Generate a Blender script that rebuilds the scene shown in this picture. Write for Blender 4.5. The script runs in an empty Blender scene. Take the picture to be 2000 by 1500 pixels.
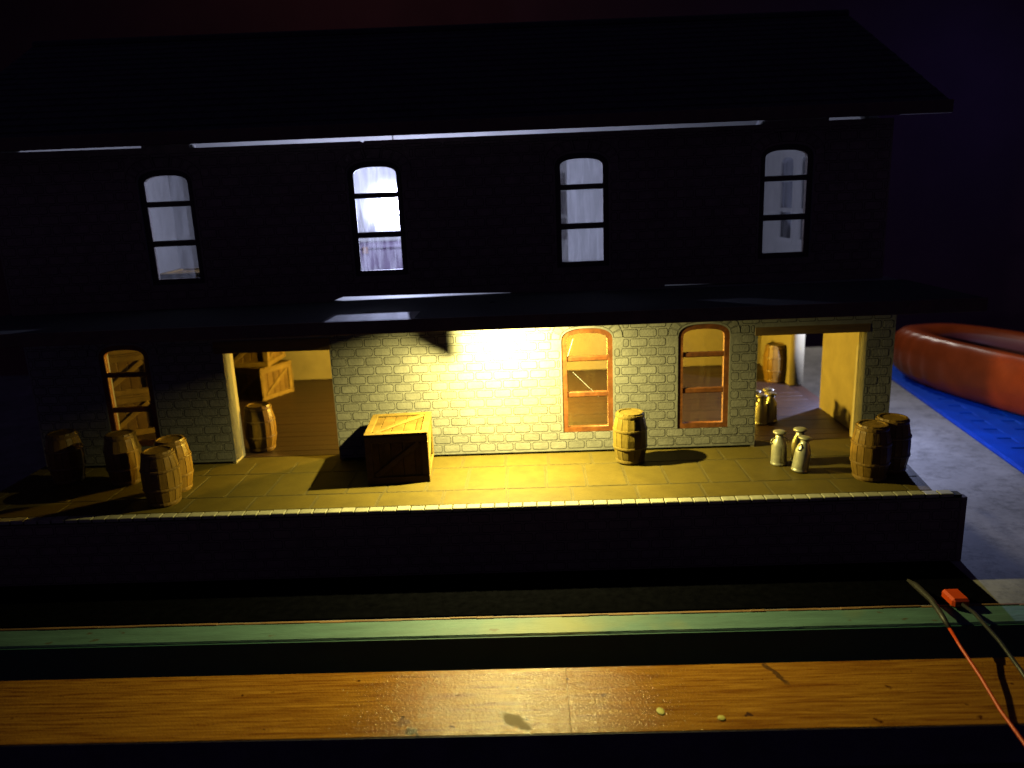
import bpy, bmesh, math, random
from mathutils import Matrix, Vector
random.seed(7)
R = math.radians
sc = bpy.context.scene
COL = sc.collection
sc.unit_settings.system = 'METRIC'
sc.unit_settings.scale_length = 0.1            # a scale model: one unit is 10 cm

# ------------------------------------------------------------------ camera
CP, CY, CR = 0.2398, 0.0153, -0.0422           # pitch down, yaw, roll (radians)
fwd = Vector((math.sin(CY)*math.cos(CP), math.cos(CY)*math.cos(CP), -math.sin(CP)))
rgt = Vector((math.cos(CY), -math.sin(CY), 0)); up = rgt.cross(fwd)
r2 = rgt*math.cos(CR) + up*math.sin(CR); u2 = -rgt*math.sin(CR) + up*math.cos(CR)
cam = bpy.data.cameras.new('camera'); cam_ob = bpy.data.objects.new('camera', cam); COL.objects.link(cam_ob)
mw = Matrix((r2, u2, -fwd)).transposed().to_4x4(); mw.translation = (0.0401, -2.4933, 0.8568)
cam_ob.matrix_world = mw
cam.sensor_width = 36; cam.lens = 27.0; cam.clip_start = 0.02; cam.clip_end = 100
cam.dof.use_dof = True; cam.dof.focus_distance = 2.15; cam.dof.aperture_fstop = 1.7
sc.camera = cam_ob

# ------------------------------------------------------------------ world (dark room)
w = bpy.data.worlds.new('World'); sc.world = w; w.use_nodes = True
bg = w.node_tree.nodes['Background']; bg.inputs[0].default_value = (0.55, 0.42, 1.25, 1); bg.inputs[1].default_value = 0.02
sc.view_settings.view_transform = 'Standard'; sc.view_settings.look = 'None'
sc.view_settings.exposure = 0; sc.view_settings.gamma = 1
sc.cycles.use_denoising = True
sc.cycles.max_bounces = 10; sc.cycles.diffuse_bounces = 0; sc.cycles.transparent_max_bounces = 12
sc.cycles.sample_clamp_indirect = 6

PHI = -0.0465                                   # the lower storey sits turned a little against the upper one
ROT = Matrix.Rotation(PHI, 4, 'Z')
def LW(x, y, z): return ROT @ Vector((x, y, z))

WARM = (1.0, 0.90, 0.31); COLD = (0.60, 0.68, 1.0)
def lamp(name, loc, power, color, radius=0.01, parent=None, spot=None, target=None, blend=0.6):
    ld = bpy.data.lights.new(name, 'SPOT' if spot else 'POINT')
    ld.energy = power; ld.color = color; ld.shadow_soft_size = radius
    o = bpy.data.objects.new(name, ld); COL.objects.link(o); o.location = loc
    if spot:
        ld.spot_size = R(spot); ld.spot_blend = blend
        o.rotation_euler = (Vector(target)-Vector(loc)).to_track_quat('-Z', 'Y').to_euler()
    if parent: o.parent = parent
    return o
# four little LEDs of the model and one dim room lamp behind it
LED_CANOPY = (0.035, -0.18, 0.532); LED_STORE = (0.02, 0.62, 0.30); LED_END = (1.475, 0.60, 0.27); LED_LOFT = (-0.345, 0.66, 0.83)
def led_down(name, loc, power, color, size):
    ld = bpy.data.lights.new(name, 'AREA'); ld.shape = 'DISK'; ld.size = size; ld.energy = power; ld.color = color
    o = bpy.data.objects.new(name, ld); COL.objects.link(o); o.location = loc; o.rotation_euler = (0, -R(6.5), 0); ld.spread = R(168); return o
led_down('canopy_led_light', LW(*LED_CANOPY), 34, WARM, 0.021)
lamp('store_led_light', LW(*LED_STORE), 100, (1.0, 0.68, 0.08), 0.05)
lamp('end_led_light', LW(*LED_END), 27, (0.44, 0.53, 1.0), 0.01)
lamp('loft_led_light', LED_LOFT, 44, (0.58, 0.64, 1.0), 0.008)
lamp('room_lamp_light', (0.9, 5.2, 3.4), 500, (1.0, 0.93, 0.82), 0.12, spot=62, target=(2.5, 1.0, -0.2), blend=0.8)

lamp('backdrop_fill_warm', (-1.2, 4.2, 5.0), 24, (1.0, 0.6, 0.5), 0.3, spot=120, target=(-1.2, 7.5, 3.2), blend=1.0)  # unseen lamp added to tint the backdrop wall reddish
lamp('backdrop_fill_blue', (6.5, 5.2, 2.5), 24, (0.10, 0.14, 1.0), 0.3, spot=140, target=(5.0, 7.5, 1.0), blend=1.0)  # unseen blue lamp added to turn the backdrop's right side navy

# ------------------------------------------------------------------ materials
def nd(nt, t, **kw):
    n = nt.nodes.new(t)
    for k, v in kw.items(): setattr(n, k, v)
    return n
def mat(name, col, rough=0.6, var=0.12, scale=14, bump=0.0, bscale=60, metallic=0.0, tint=0.0, stretch=(1, 1, 1), spec=0.5, dark=None):
    m = bpy.data.materials.new(name); m.use_nodes = True; nt = m.node_tree; L = nt.links
    b = nt.nodes['Principled BSDF']
    b.inputs['Roughness'].default_value = rough; b.inputs['Metallic'].default_value = metallic
    b.inputs['Specular IOR Level'].default_value = spec
    tc = nd(nt, 'ShaderNodeTexCoord'); mp = nd(nt, 'ShaderNodeMapping'); mp.inputs['Scale'].default_value = stretch
    oi = nd(nt, 'ShaderNodeObjectInfo')
    add = nd(nt, 'ShaderNodeVectorMath', operation='MULTIPLY_ADD'); add.inputs[1].default_value = (1, 1, 1)
    rv = nd(nt, 'ShaderNodeVectorMath', operation='SCALE'); rv.inputs[0].default_value = (7.3, 3.1, 5.7)
    L.new(oi.outputs['Random'], rv.inputs['Scale'])
    L.new(tc.outputs['Object'], add.inputs[0]); L.new(rv.outputs[0], add.inputs[2]); L.new(add.outputs[0], mp.inputs['Vector'])
    nz = nd(nt, 'ShaderNodeTexNoise'); nz.inputs['Scale'].default_value = scale; nz.inputs['Detail'].default_value = 6; nz.inputs['Roughness'].default_value = 0.65
    L.new(mp.outputs[0], nz.inputs['Vector'])
    mix = nd(nt, 'ShaderNodeMix', data_type='RGBA')
    d = dark or tuple(c*(1-2.2*var) for c in col); l = tuple(min(1, c*(1+1.6*var)) for c in col)
    cr = nd(nt, 'ShaderNodeMapRange'); cr.inputs[1].default_value = 0.3; cr.inputs[2].default_value = 0.7
    L.new(nz.outputs[0], cr.inputs[0]); L.new(cr.outputs[0], mix.inputs[0])
    mix.inputs[6].default_value = (*d, 1); mix.inputs[7].default_value = (*l, 1)
    hs = nd(nt, 'ShaderNodeHueSaturation')
    mr = nd(nt, 'ShaderNodeMapRange'); mr.inputs[3].default_value = 1-tint; mr.inputs[4].default_value = 1+tint
    L.new(oi.outputs['Random'], mr.inputs[0]); L.new(mr.outputs[0], hs.inputs['Value'])
    L.new(mix.outputs[2], hs.inputs['Color']); L.new(hs.outputs[0], b.inputs['Base Color'])
    if bump:
        n2 = nd(nt, 'ShaderNodeTexNoise'); n2.inputs['Scale'].default_value = bscale; n2.inputs['Detail'].default_value = 4
        L.new(mp.outputs[0], n2.inputs['Vector'])
        bp = nd(nt, 'ShaderNodeBump'); bp.inputs['Strength'].default_value = bump; bp.inputs['Distance'].default_value = 0.004
        L.new(n2.outputs[0], bp.inputs['Height']); L.new(bp.outputs[0], b.inputs['Normal'])
    return m
M = {}
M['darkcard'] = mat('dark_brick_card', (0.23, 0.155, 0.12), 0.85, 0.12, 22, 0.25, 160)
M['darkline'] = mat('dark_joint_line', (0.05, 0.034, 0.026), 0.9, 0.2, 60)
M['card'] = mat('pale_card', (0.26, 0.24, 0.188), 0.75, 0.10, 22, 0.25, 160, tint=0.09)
M['burn'] = mat('scorched_line', (0.014, 0.010, 0.005), 0.95, 0.2, 60)
M['deck'] = mat('deck_grey_card', (0.104, 0.071, 0.0105), 0.6, 0.08, 18, 0.2, 190, tint=0.04, spec=0.2)
M['deckline'] = mat('deck_line', (0.080, 0.058, 0.011), 0.8, 0.2, 60)
M['coping'] = mat('coping_card', (0.30, 0.27, 0.18), 0.7, 0.1, 40, tint=0.08)
M['mdf'] = mat('bare_fibreboard', (0.32, 0.25, 0.12), 0.7, 0.08, 12, 0.2, 140)
M['lintel'] = mat('lintel_wood', (0.16, 0.09, 0.026), 0.6, 0.15, 10, 0.2, 90, stretch=(1, 8, 8))
M['frame'] = mat('orange_brown_paint', (0.21, 0.064, 0.012), 0.55, 0.22, 30, 0.3, 90)
M['darkframe'] = mat('dark_brown_paint', (0.06, 0.035, 0.02), 0.6, 0.15, 20)
M['boards'] = mat('reddish_floor_boards', (0.038, 0.016, 0.0065), 0.5, 0.2, 9, 0.2, 80, stretch=(1, 9, 9), tint=0.05)
M['loftwall'] = mat('loft_card', (0.22, 0.21, 0.19), 0.75, 0.06, 6, 0.2, 80)
M['shadewood'] = mat('shade_dark_wood', (0.045, 0.03, 0.05), 0.6, 0.2, 12, 0.3, 60)  # dark colour puts shade on the shelf front and behind the low pane
M['roofunder'] = mat('roof_card_underside', (0.52, 0.50, 0.46), 0.8, 0.06, 8)
M['roof'] = mat('black_slate_card', (0.022, 0.022, 0.026), 0.8, 0.2, 20, tint=0.1)
M['fascia'] = mat('brown_fascia', (0.10, 0.055, 0.035), 0.7, 0.15, 20)
M['canopy'] = mat('canopy_card', (0.02, 0.02, 0.023), 0.9, 0.1, 12)
M['cratewood'] = mat('crate_wood', (0.25, 0.15, 0.03), 0.65, 0.14, 16, 0.3, 70, stretch=(1, 1, 4), tint=0.12, spec=0.15)
M['cratedark'] = mat('crate_plank_wood', (0.19, 0.105, 0.02), 0.65, 0.18, 16, 0.3, 70, stretch=(1, 1, 4), tint=0.14, spec=0.15)
M['stave'] = mat('barrel_stave', (0.22, 0.145, 0.026), 0.42, 0.14, 20, 0.2, 70, stretch=(3, 3, 0.6), tint=0.16, spec=0.25)
M['hoop'] = mat('barrel_hoop', (0.20, 0.13, 0.025), 0.4, 0.1, 20)
M['bstave'] = mat('brown_barrel_stave', (0.25, 0.135, 0.022), 0.38, 0.16, 20, 0.2, 70, stretch=(3, 3, 0.6), tint=0.16, spec=0.25)
M['bhoop'] = mat('brown_barrel_hoop', (0.22, 0.12, 0.022), 0.35, 0.1, 20)
M['churn'] = mat('tinned_metal', (0.46, 0.42, 0.27), 0.38, 0.15, 30, 0.2, 60, metallic=0.45)
M['strip'] = mat('green_edging_paint', (0.055, 0.115, 0.10), 0.6, 0.12, 14, 0.3, 60, stretch=(0.5, 3, 3))
M['stripface'] = mat('dark_green_side', (0.01, 0.06, 0.045), 0.7, 0.1, 14)
M['black'] = mat('matt_black_card', (0.0018, 0.0018, 0.0024), 1.0, 0.2, 40, spec=0.0)
M['blue'] = mat('blue_foam', (0.001, 0.045, 0.36), 0.7, 0.12, 8, 0.3, 50, spec=0.1)
M['orange'] = mat('orange_plastic', (0.20, 0.030, 0.004), 0.3, 0.12, 6, spec=0.22)
M['tubin'] = mat('dark_tub_inside', (0.16, 0.03, 0.02), 0.5, 0.1, 6)
M['redwire'] = mat('red_wire_skin', (0.55, 0.055, 0.006), 0.4, 0.05, 30)
M['blackwire'] = mat('black_wire_skin', (0.03, 0.03, 0.03), 0.3, 0.05, 30)
M['sleeve'] = mat('grey_sleeve', (0.028, 0.024, 0.02), 0.5, 0.1, 30)
M['fleck'] = mat('yellow_fleck', (0.40, 0.35, 0.07), 0.6, 0.1, 60)
M['fibre'] = mat('glue_fibre', (0.8, 0.78, 0.7), 0.3, 0.05, 30)
M['seam'] = mat('brown_edge', (0.16, 0.08, 0.025), 0.7, 0.2, 25, stretch=(0.3, 3, 3))
M['wallpaint'] = mat('red_brown_wall', (0.12, 0.045, 0.045), 0.9, 0.1, 0.8)
M['floor'] = mat('dark_floor', (0.02, 0.018, 0.02), 0.8, 0.1, 2)
def emis(name, col, s):
    m = bpy.data.materials.new(name); m.use_nodes = True; b = m.node_tree.nodes['Principled BSDF']
    b.inputs['Base Color'].default_value = (*col, 1); b.inputs['Emission Color'].default_value = (*col, 1); b.inputs['Emission Strength'].default_value = s
    return m
M['ledwarm'] = emis('lit_warm_led', (1, .85, .35), 8); M['ledcold'] = emis('lit_cold_led', (.7, .78, 1), 8)

def concrete():
    m = mat('mottled_concrete', (0.22, 0.205, 0.185), 0.85, 0.2, 2.2, 0.5, 28); nt = m.node_tree; L = nt.links
    hs = [n for n in nt.nodes if n.type == 'HUE_SAT'][0]; b = nt.nodes['Principled BSDF']; mp = [n for n in nt.nodes if n.type == 'MAPPING'][0]
    n = nd(nt, 'ShaderNodeTexNoise'); n.inputs['Scale'].default_value = 16; n.inputs['Detail'].default_value = 8; n.inputs['Roughness'].default_value = 0.8
    L.new(mp.outputs[0], n.inputs['Vector'])
    r = nd(nt, 'ShaderNodeMapRange'); r.inputs[1].default_value = 0.36; r.inputs[2].default_value = 0.52; r.inputs[3].default_value = 0.55; r.inputs[4].default_value = 1.0
    L.new(n.outputs[0], r.inputs[0])
    mx = nd(nt, 'ShaderNodeMix', data_type='RGBA', blend_type='MULTIPLY'); mx.inputs[0].default_value = 1
    L.new(hs.outputs[0], mx.inputs[6]); L.new(r.outputs[0], mx.inputs[7]); L.new(mx.outputs[2], b.inputs['Base Color'])
    return m
M['concrete'] = concrete()

def stripmat():
    m = M['strip']; nt = m.node_tree; L = nt.links; b = nt.nodes['Principled BSDF']; hs = [n for n in nt.nodes if n.type == 'HUE_SAT'][0]
    tc = nd(nt, 'ShaderNodeTexCoord'); src = hs.outputs[0]
    for sc__, st, a, b_, col in ((1.9, (1, 1, 1), .60, .72, (0.15, 0.15, 0.055)), (5, (.6, 1, 1), .66, .72, (0.10, 0.045, 0.015)), (30, (.7, 1, 1), .68, .72, (0.05, 0.05, 0.03))):
        mp = nd(nt, 'ShaderNodeMapping'); mp.inputs['Scale'].default_value = st; mp.inputs['Location'].default_value = (3.3*sc__, 0, 0); L.new(tc.outputs['Object'], mp.inputs['Vector'])
        n = nd(nt, 'ShaderNodeTexNoise'); n.inputs['Scale'].default_value = sc__; n.inputs['Detail'].default_value = 4; L.new(mp.outputs[0], n.inputs['Vector'])
        r = nd(nt, 'ShaderNodeMapRange'); r.inputs[1].default_value = a; r.inputs[2].default_value = b_; L.new(n.outputs[0], r.inputs[0])
        x = nd(nt, 'ShaderNodeMix', data_type='RGBA'); L.new(r.outputs[0], x.inputs[0]); L.new(src, x.inputs[6]); x.inputs[7].default_value = (*col, 1); src = x.outputs[2]
    L.new(src, b.inputs['Base Color'])
stripmat()

def plankwood():
    m = bpy.data.materials.new('varnished_plank'); m.use_nodes = True; nt = m.node_tree; L = nt.links; b = nt.nodes['Principled BSDF']
    tc = nd(nt, 'ShaderNodeTexCoord')
    def noise(scale, st, det=6, rough=0.6, dist=0.0):
        mp = nd(nt, 'ShaderNodeMapping'); mp.inputs['Scale'].default_value = st; L.new(tc.outputs['Object'], mp.inputs['Vector'])
        n = nd(nt, 'ShaderNodeTexNoise'); n.inputs['Scale'].default_value = scale; n.inputs['Detail'].default_value = det
        n.inputs['Roughness'].default_value = rough; n.inputs['Distortion'].default_value = dist
        L.new(mp.outputs[0], n.inputs['Vector']); return n.outputs[0]
    def ramp(sock, a, b_, c0, c1):
        r = nd(nt, 'ShaderNodeValToRGB'); r.color_ramp.elements[0].position = a; r.color_ramp.elements[1].position = b_
        r.color_ramp.elements[0].color = (*c0, 1); r.color_ramp.elements[1].color = (*c1, 1); L.new(sock, r.inputs[0]); return r.outputs[0]
    def mul(a, c):
        x = nd(nt, 'ShaderNodeMix', data_type='RGBA', blend_type='MULTIPLY'); x.inputs[0].default_value = 1
        L.new(a, x.inputs[6]); L.new(c, x.inputs[7]); return x.outputs[2]
    grain = noise(11, (0.55, 14, 5), 7, 0.62, 0.6)
    fine = noise(40, (0.5, 12, 8), 5, 0.7)
    base = ramp(grain, 0.34, 0.66, (0.145, 0.044, 0.004), (0.36, 0.165, 0.02))
    base = mul(base, ramp(fine, 0.3, 0.6, (0.72, 0.68, 0.6), (1, 1, 1)))
    sp = noise(30, (1, 1, 1), 3, 0.5); base = mul(base, ramp(sp, 0.25, 0.31, (0.28, 0.2, 0.16), (1, 1, 1)))
    # worn greyish smear and two round stains, fixed to the plank
    def spot(cx, cy, rx, ry, ang, col):
        nonlocal base
        mp = nd(nt, 'ShaderNodeMapping'); mp.vector_type = 'TEXTURE'
        mp.inputs['Location'].default_value = (cx, cy, 0); mp.inputs['Rotation'].default_value = (0, 0, ang); mp.inputs['Scale'].default_value = (rx, ry, 50)
        nn = nd(nt, 'ShaderNodeTexNoise'); nn.inputs['Scale'].default_value = 45; L.new(tc.outputs['Object'], nn.inputs['Vector'])
        ad = nd(nt, 'ShaderNodeVectorMath', operation='MULTIPLY_ADD'); ad.inputs[1].default_value = (0.03,)*3
        L.new(nn.outputs['Color'], ad.inputs[0]); L.new(tc.outputs['Object'], ad.inputs[2]); L.new(ad.outputs[0], mp.inputs['Vector'])
        ln = nd(nt, 'ShaderNodeVectorMath', operation='LENGTH'); L.new(mp.outputs[0], ln.inputs[0])
        mk = nd(nt, 'ShaderNodeMapRange'); mk.inputs[1].default_value = 0.75; mk.inputs[2].default_value = 1.05; mk.inputs[3].default_value = 1; mk.inputs[4].default_value = 0
        L.new(ln.outputs['Value'], mk.inputs[0])
        x = nd(nt, 'ShaderNodeMix', data_type='RGBA'); L.new(mk.outputs[0], x.inputs[0]); L.new(base, x.inputs[6]); x.inputs[7].default_value = (*col, 1)
        base = x.outputs[2]; return mk.outputs[0]
    k1 = spot(0.105, -1.05, 0.045, 0.018, -0.75, (0.13, 0.07, 0.018))
    spot(-0.115, -1.075, 0.014, 0.014, 0.3, (0.06, 0.038, 0.014)); spot(-0.10, -1.098, 0.007, 0.018, 0.3, (0.05, 0.03, 0.014)); spot(-0.135, -1.045, 0.018, 0.010, 0.3, (0.14, 0.06, 0.014))
    spot(0.70, -0.90, 0.008, 0.05, 0.4, (0.08, 0.035, 0.01)); spot(0.60, -1.045, 0.006, 0.006, 0, (0.05, 0.02, 0.01)); spot(0.30, -0.97, 0.008, 0.006, 0.3, (0.10, 0.05, 0.02))
    L.new(base, b.inputs['Base Color'])
    rg = nd(nt, 'ShaderNodeMapRange'); rg.inputs[3].default_value = 0.16; rg.inputs[4].default_value = 0.6; L.new(k1, rg.inputs[0]); L.new(rg.outputs[0], b.inputs['Roughness'])
    b.inputs['Specular IOR Level'].default_value = 0.32
    bn = noise(170, (1, 1.5, 1), 3, 0.6); bp = nd(nt, 'ShaderNodeBump'); bp.inputs['Strength'].default_value = 0.6; bp.inputs['Distance'].default_value = 0.003
    L.new(bn, bp.inputs['Height']); L.new(bp.outputs[0], b.inputs['Normal'])
    return m
M['plank'] = plankwood()

def glass(name, smear, frost, seed):
    """clear pane: mostly see-through, with streaks of dried glue that scatter the light"""
    m = bpy.data.materials.new(name); m.use_nodes = True; nt = m.node_tree; L = nt.links
    nt.nodes.remove(nt.nodes['Principled BSDF']); out = nt.nodes['Material Output']
    tr = nd(nt, 'ShaderNodeBsdfTransparent'); tr.inputs[0].default_value = (0.95, 0.95, 0.96, 1)
    rf = nd(nt, 'ShaderNodeBsdfRefraction'); rf.inputs['Roughness'].default_value = 0.62; rf.inputs['IOR'].default_value = 1.22
    tl = nd(nt, 'ShaderNodeBsdfTranslucent'); tl.inputs[0].default_value = (0.85, 0.85, 0.85, 1)
    sc_ = nd(nt, 'ShaderNodeMixShader'); sc_.inputs[0].default_value = 0.42; L.new(rf.outputs[0], sc_.inputs[1]); L.new(tl.outputs[0], sc_.inputs[2])
    tc = nd(nt, 'ShaderNodeTexCoord'); mp = nd(nt, 'ShaderNodeMapping'); mp.inputs['Scale'].default_value = (1, 1, 0.16); mp.inputs['Location'].default_value = (seed, seed*.7, seed*.3)
    mp.inputs['Rotation'].default_value = (0, R(6), 0)
    L.new(tc.outputs['Object'], mp.inputs['Vector'])
    nz = nd(nt, 'ShaderNodeTexNoise'); nz.inputs['Scale'].default_value = 60; nz.inputs['Detail'].default_value = 5; nz.inputs['Distortion'].default_value = 0.4; L.new(mp.outputs[0], nz.inputs['Vector'])
    mr = nd(nt, 'ShaderNodeMapRange'); mr.inputs[1].default_value = 0.42; mr.inputs[2].default_value = 0.66; mr.inputs[3].default_value = frost; mr.inputs[4].default_value = smear
    L.new(nz.outputs[0], mr.inputs[0])
    ms = nd(nt, 'ShaderNodeMixShader'); L.new(mr.outputs[0], ms.inputs[0]); L.new(tr.outputs[0], ms.inputs[1]); L.new(sc_.outputs[0], ms.inputs[2])
    gl = nd(nt, 'ShaderNodeBsdfGlossy'); gl.inputs['Roughness'].default_value = 0.08
    ms2 = nd(nt, 'ShaderNodeMixShader'); ms2.inputs[0].default_value = 0.02; L.new(ms.outputs[0], ms2.inputs[1]); L.new(gl.outputs[0], ms2.inputs[2])
    L.new(ms2.outputs[0], out.inputs[0]); return m
def clearmat():
    m = bpy.data.materials.new('clear_pane'); m.use_nodes = True; nt = m.node_tree; nt.nodes.remove(nt.nodes['Principled BSDF'])
    tr = nd(nt, 'ShaderNodeBsdfTransparent'); nt.links.new(tr.outputs[0], nt.nodes['Material Output'].inputs[0]); return m
M['clear'] = clearmat()
M['pane_clean'] = glass('clean_pane', 0.035, 0.004, 1.0)
M['pane_light'] = glass('lightly_smeared_pane', 0.20, 0.10, 2.0)
M['pane_streaky'] = glass('streaky_pane', 0.75, 0.15, 3.0)
M['pane_low'] = glass('half_streaked_pane', 0.38, 0.01, 4.0)
M['pane_top'] = glass('glue_frosted_pane', 0.95, 0.6, 6.0)
M['pane_milky'] = glass('milky_pane', 0.6, 0.42, 5.0)

# ------------------------------------------------------------------ mesh helpers
def new_obj(name, me, parent=None, loc=(0, 0, 0), rot=(0, 0, 0), mats=None, smooth=False):
    if mats is not None and len(me.materials) == 0:
        for m in (mats if isinstance(mats, (list, tuple)) else [mats]): me.materials.append(M[m] if isinstance(m, str) else m)
    if smooth:
        for p in me.polygons: p.use_smooth = True
    o = bpy.data.objects.new(name, me); COL.objects.link(o); o.location = loc; o.rotation_euler = rot
    if parent: o.parent = parent
    return o
def tag(o, label=None, cat=None, group=None, kind=None):
    if label: o['label'] = label
    if cat: o['category'] = cat
    if group: o['group'] = group
    if kind: o['kind'] = kind
    return o
def thing(name, loc, rz, label, cat, group=None):
    o = bpy.data.objects.new(name, None); COL.objects.link(o); o.empty_display_size = 0.05
    o.location = loc; o.rotation_euler = (0, 0, rz); return tag(o, label, cat, group)
def copy_tree(o, parent=None):
    c = o.copy(); COL.objects.link(c)
    if parent: c.parent = parent
    for ch in list(o.children): copy_tree(ch, c)
    return c
class MB:
    def __init__(s): s.v = []; s.f = []; s.m = []
    def add(s, vs, fs, mi=0):
        b = len(s.v); s.v += [tuple(v) for v in vs]
        for k, f in enumerate(fs): s.f.append(tuple(b+i for i in f)); s.m.append(mi[k] if isinstance(mi, list) else mi)
        return s
    def box(s, x0, x1, y0, y1, z0, z1, mi=0):
        v = [(x0, y0, z0), (x1, y0, z0), (x1, y1, z0), (x0, y1, z0), (x0, y0, z1), (x1, y0, z1), (x1, y1, z1), (x0, y1, z1)]
        return s.add(v, [(3, 2, 1, 0), (4, 5, 6, 7), (0, 1, 5, 4), (1, 2, 6, 5), (2, 3, 7, 6), (3, 0, 4, 7)], mi)
    def bbox(s, x0, x1, y0, y1, z0, z1, b=0.002, mi=0):
        """box with chamfered edges"""
        bm = bmesh.new(); bmesh.ops.create_cube(bm, size=1)
        for v in bm.verts: v.co = Vector(((x0+x1)/2+v.co.x*(x1-x0), (y0+y1)/2+v.co.y*(y1-y0), (z0+z1)/2+v.co.z*(z1-z0)))
        bmesh.ops.bevel(bm, geom=bm.edges[:], offset=b, segments=1, affect='EDGES', profile=0.5)
        bm.verts.index_update(); s.add([v.co for v in bm.verts], [[v.index for v in f.verts] for f in bm.faces], mi); bm.free(); return s
    def lathe(s, prof, n=24, mi=0, cap=True, c=(0, 0, 0)):
        b = len(s.v)
        for r, z in prof:
            for i in range(n): a = 2*math.pi*i/n; s.v.append((c[0]+r*math.cos(a), c[1]+r*math.sin(a), c[2]+z))
        for k in range(len(prof)-1):
            for i in range(n):
                j = (i+1) % n; s.f.append((b+k*n+i, b+k*n+j, b+(k+1)*n+j, b+(k+1)*n+i)); s.m.append(mi)
        if cap:
            s.f.append(tuple(b+i for i in reversed(range(n)))); s.m.append(mi)
            t = b+(len(prof)-1)*n; s.f.append(tuple(t+i for i in range(n))); s.m.append(mi)
        return s
    def tube(s, pts, r, n=8, mi=0):
        pts = [Vector(p) for p in pts]; b = len(s.v)
        rs = r if isinstance(r, (list, tuple)) else [r]*len(pts)
        for k, p in enumerate(pts):
            t = (pts[min(k+1, len(pts)-1)]-pts[max(k-1, 0)]).normalized()
            u = t.cross(Vector((0, 0, 1)));  u = u.normalized() if u.length > 1e-4 else Vector((1, 0, 0)); v = t.cross(u)
            for i in range(n): a = 2*math.pi*i/n; s.v.append(tuple(p+u*rs[k]*math.cos(a)+v*rs[k]*math.sin(a)))
        for k in range(len(pts)-1):
            for i in range(n):
                j = (i+1) % n; s.f.append((b+k*n+i, b+k*n+j, b+(k+1)*n+j, b+(k+1)*n+i)); s.m.append(mi)
        s.f.append(tuple(b+i for i in reversed(range(n)))); s.m.append(mi)
        t = b+(len(pts)-1)*n; s.f.append(tuple(t+i for i in range(n))); s.m.append(mi)
        return s
    def mesh(s, name):
        me = bpy.data.meshes.new(name); me.from_pydata(s.v, [], s.f); me.update()
        if any(s.m): me.polygons.foreach_set('material_index', s.m)
        bm = bmesh.new(); bm.from_mesh(me); bmesh.ops.recalc_face_normals(bm, faces=bm.faces[:]); bm.to_mesh(me); bm.free()
        return me
    def obj(s, name, mats, parent=None, loc=(0, 0, 0), rot=(0, 0, 0), smooth=False):
        return new_obj(name, s.mesh(name), parent, loc, rot, mats, smooth)
def poly_mesh(name, loops, y0, y1):
    """flat outline with holes in the XZ plane, given thickness from y0 to y1"""
    cu = bpy.data.curves.new(name, 'CURVE'); cu.dimensions = '2D'; cu.fill_mode = 'BOTH'; cu.extrude = abs(y1-y0)/2
    for lp in loops:
        sp = cu.splines.new('POLY'); sp.points.add(len(lp)-1); sp.use_cyclic_u = True
        for p, (x, z) in zip(sp.points, lp): p.co = (x, z, 0, 1)
    o = bpy.data.objects.new(name, cu); COL.objects.link(o)
    dg = bpy.context.evaluated_depsgraph_get(); me = bpy.data.meshes.new_from_object(o.evaluated_get(dg))
    bpy.data.objects.remove(o); bpy.data.curves.remove(cu)
    for v in me.vertices: v.co = (v.co.x, (y0+y1)/2+v.co.z, v.co.y)
    bm = bmesh.new(); bm.from_mesh(me); bmesh.ops.remove_doubles(bm, verts=bm.verts[:], dist=1e-5); bmesh.ops.recalc_face_normals(bm, faces=bm.faces[:]); bm.to_mesh(me); bm.free()
    me.materials.clear(); me.name = name; return me
def rect(x0, x1, z0, z1): return [(x0, z0), (x1, z0), (x1, z1), (x0, z1)]
def arch(xc, hw, z0, zs, za, n=14, off=0.0):
    pts = [(xc-hw-off, z0-off), (xc+hw+off, z0-off)]
    for i in range(n+1):
        a = math.pi*i/n; c, s_ = math.cos(a), math.sin(a)
        pts.append((xc+(hw+off)*math.copysign(abs(c)**0.75, c), zs+(za-zs+off)*abs(s_)**0.85))
    return pts

# brick: a slightly proud block whose scorched rim is a narrow lower step
def brick_loops(wd, ht, lw=0.0018, c=0.0042):
    def loop(i, cc):
        x, z = wd/2-i, ht/2-i; cc = min(cc, x*0.9, z*0.9)
        return [(-x+cc, -z), (x-cc, -z), (x, -z+cc), (x, z-cc), (x-cc, z), (-x+cc, z), (-x, z-cc), (-x, -z+cc)]
    return loop(0, c), loop(min(lw, wd*0.2), c*0.8)
def brick_add(mb, cx, cz, wd, ht, flat=False, d0=0.00015, d1=0.0004, y=0.0, jit=0.0):
    o, i = brick_loops(wd, ht); k = len(o)
    P = (lambda x, h, z: (cx+x, cz+z, h)) if flat else (lambda x, h, z: (cx+x, y-h, cz+z))
    vs = [P(x, -0.001, z) for x, z in o]+[P(x, d0, z) for x, z in o]+[P(x, d0, z) for x, z in i]+[P(x*0.994, d1+jit, z*0.988) for x, z in i]
    fs = []; ms = []
    for r_ in range(3):
        for j in range(k): fs.append((r_*k+j, r_*k+(j+1) % k, (r_+1)*k+(j+1) % k, (r_+1)*k+j)); ms.append(1 if r_ < 2 else 0)
    fs.append(tuple(3*k+j for j in range(k))); ms.append(0)
    mb.add(vs, fs, ms)
_bc = {}
def brick_mesh(wd, ht, flat=False):
    key = (round(wd, 4), round(ht, 4), flat)
    if key not in _bc:
        mb = MB(); brick_add(mb, 0, 0, wd, ht, flat); _bc[key] = mb.mesh('brick')
    return _bc[key]
BP, RP, GAP = 0.0605, 0.0313, 0.0052
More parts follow.
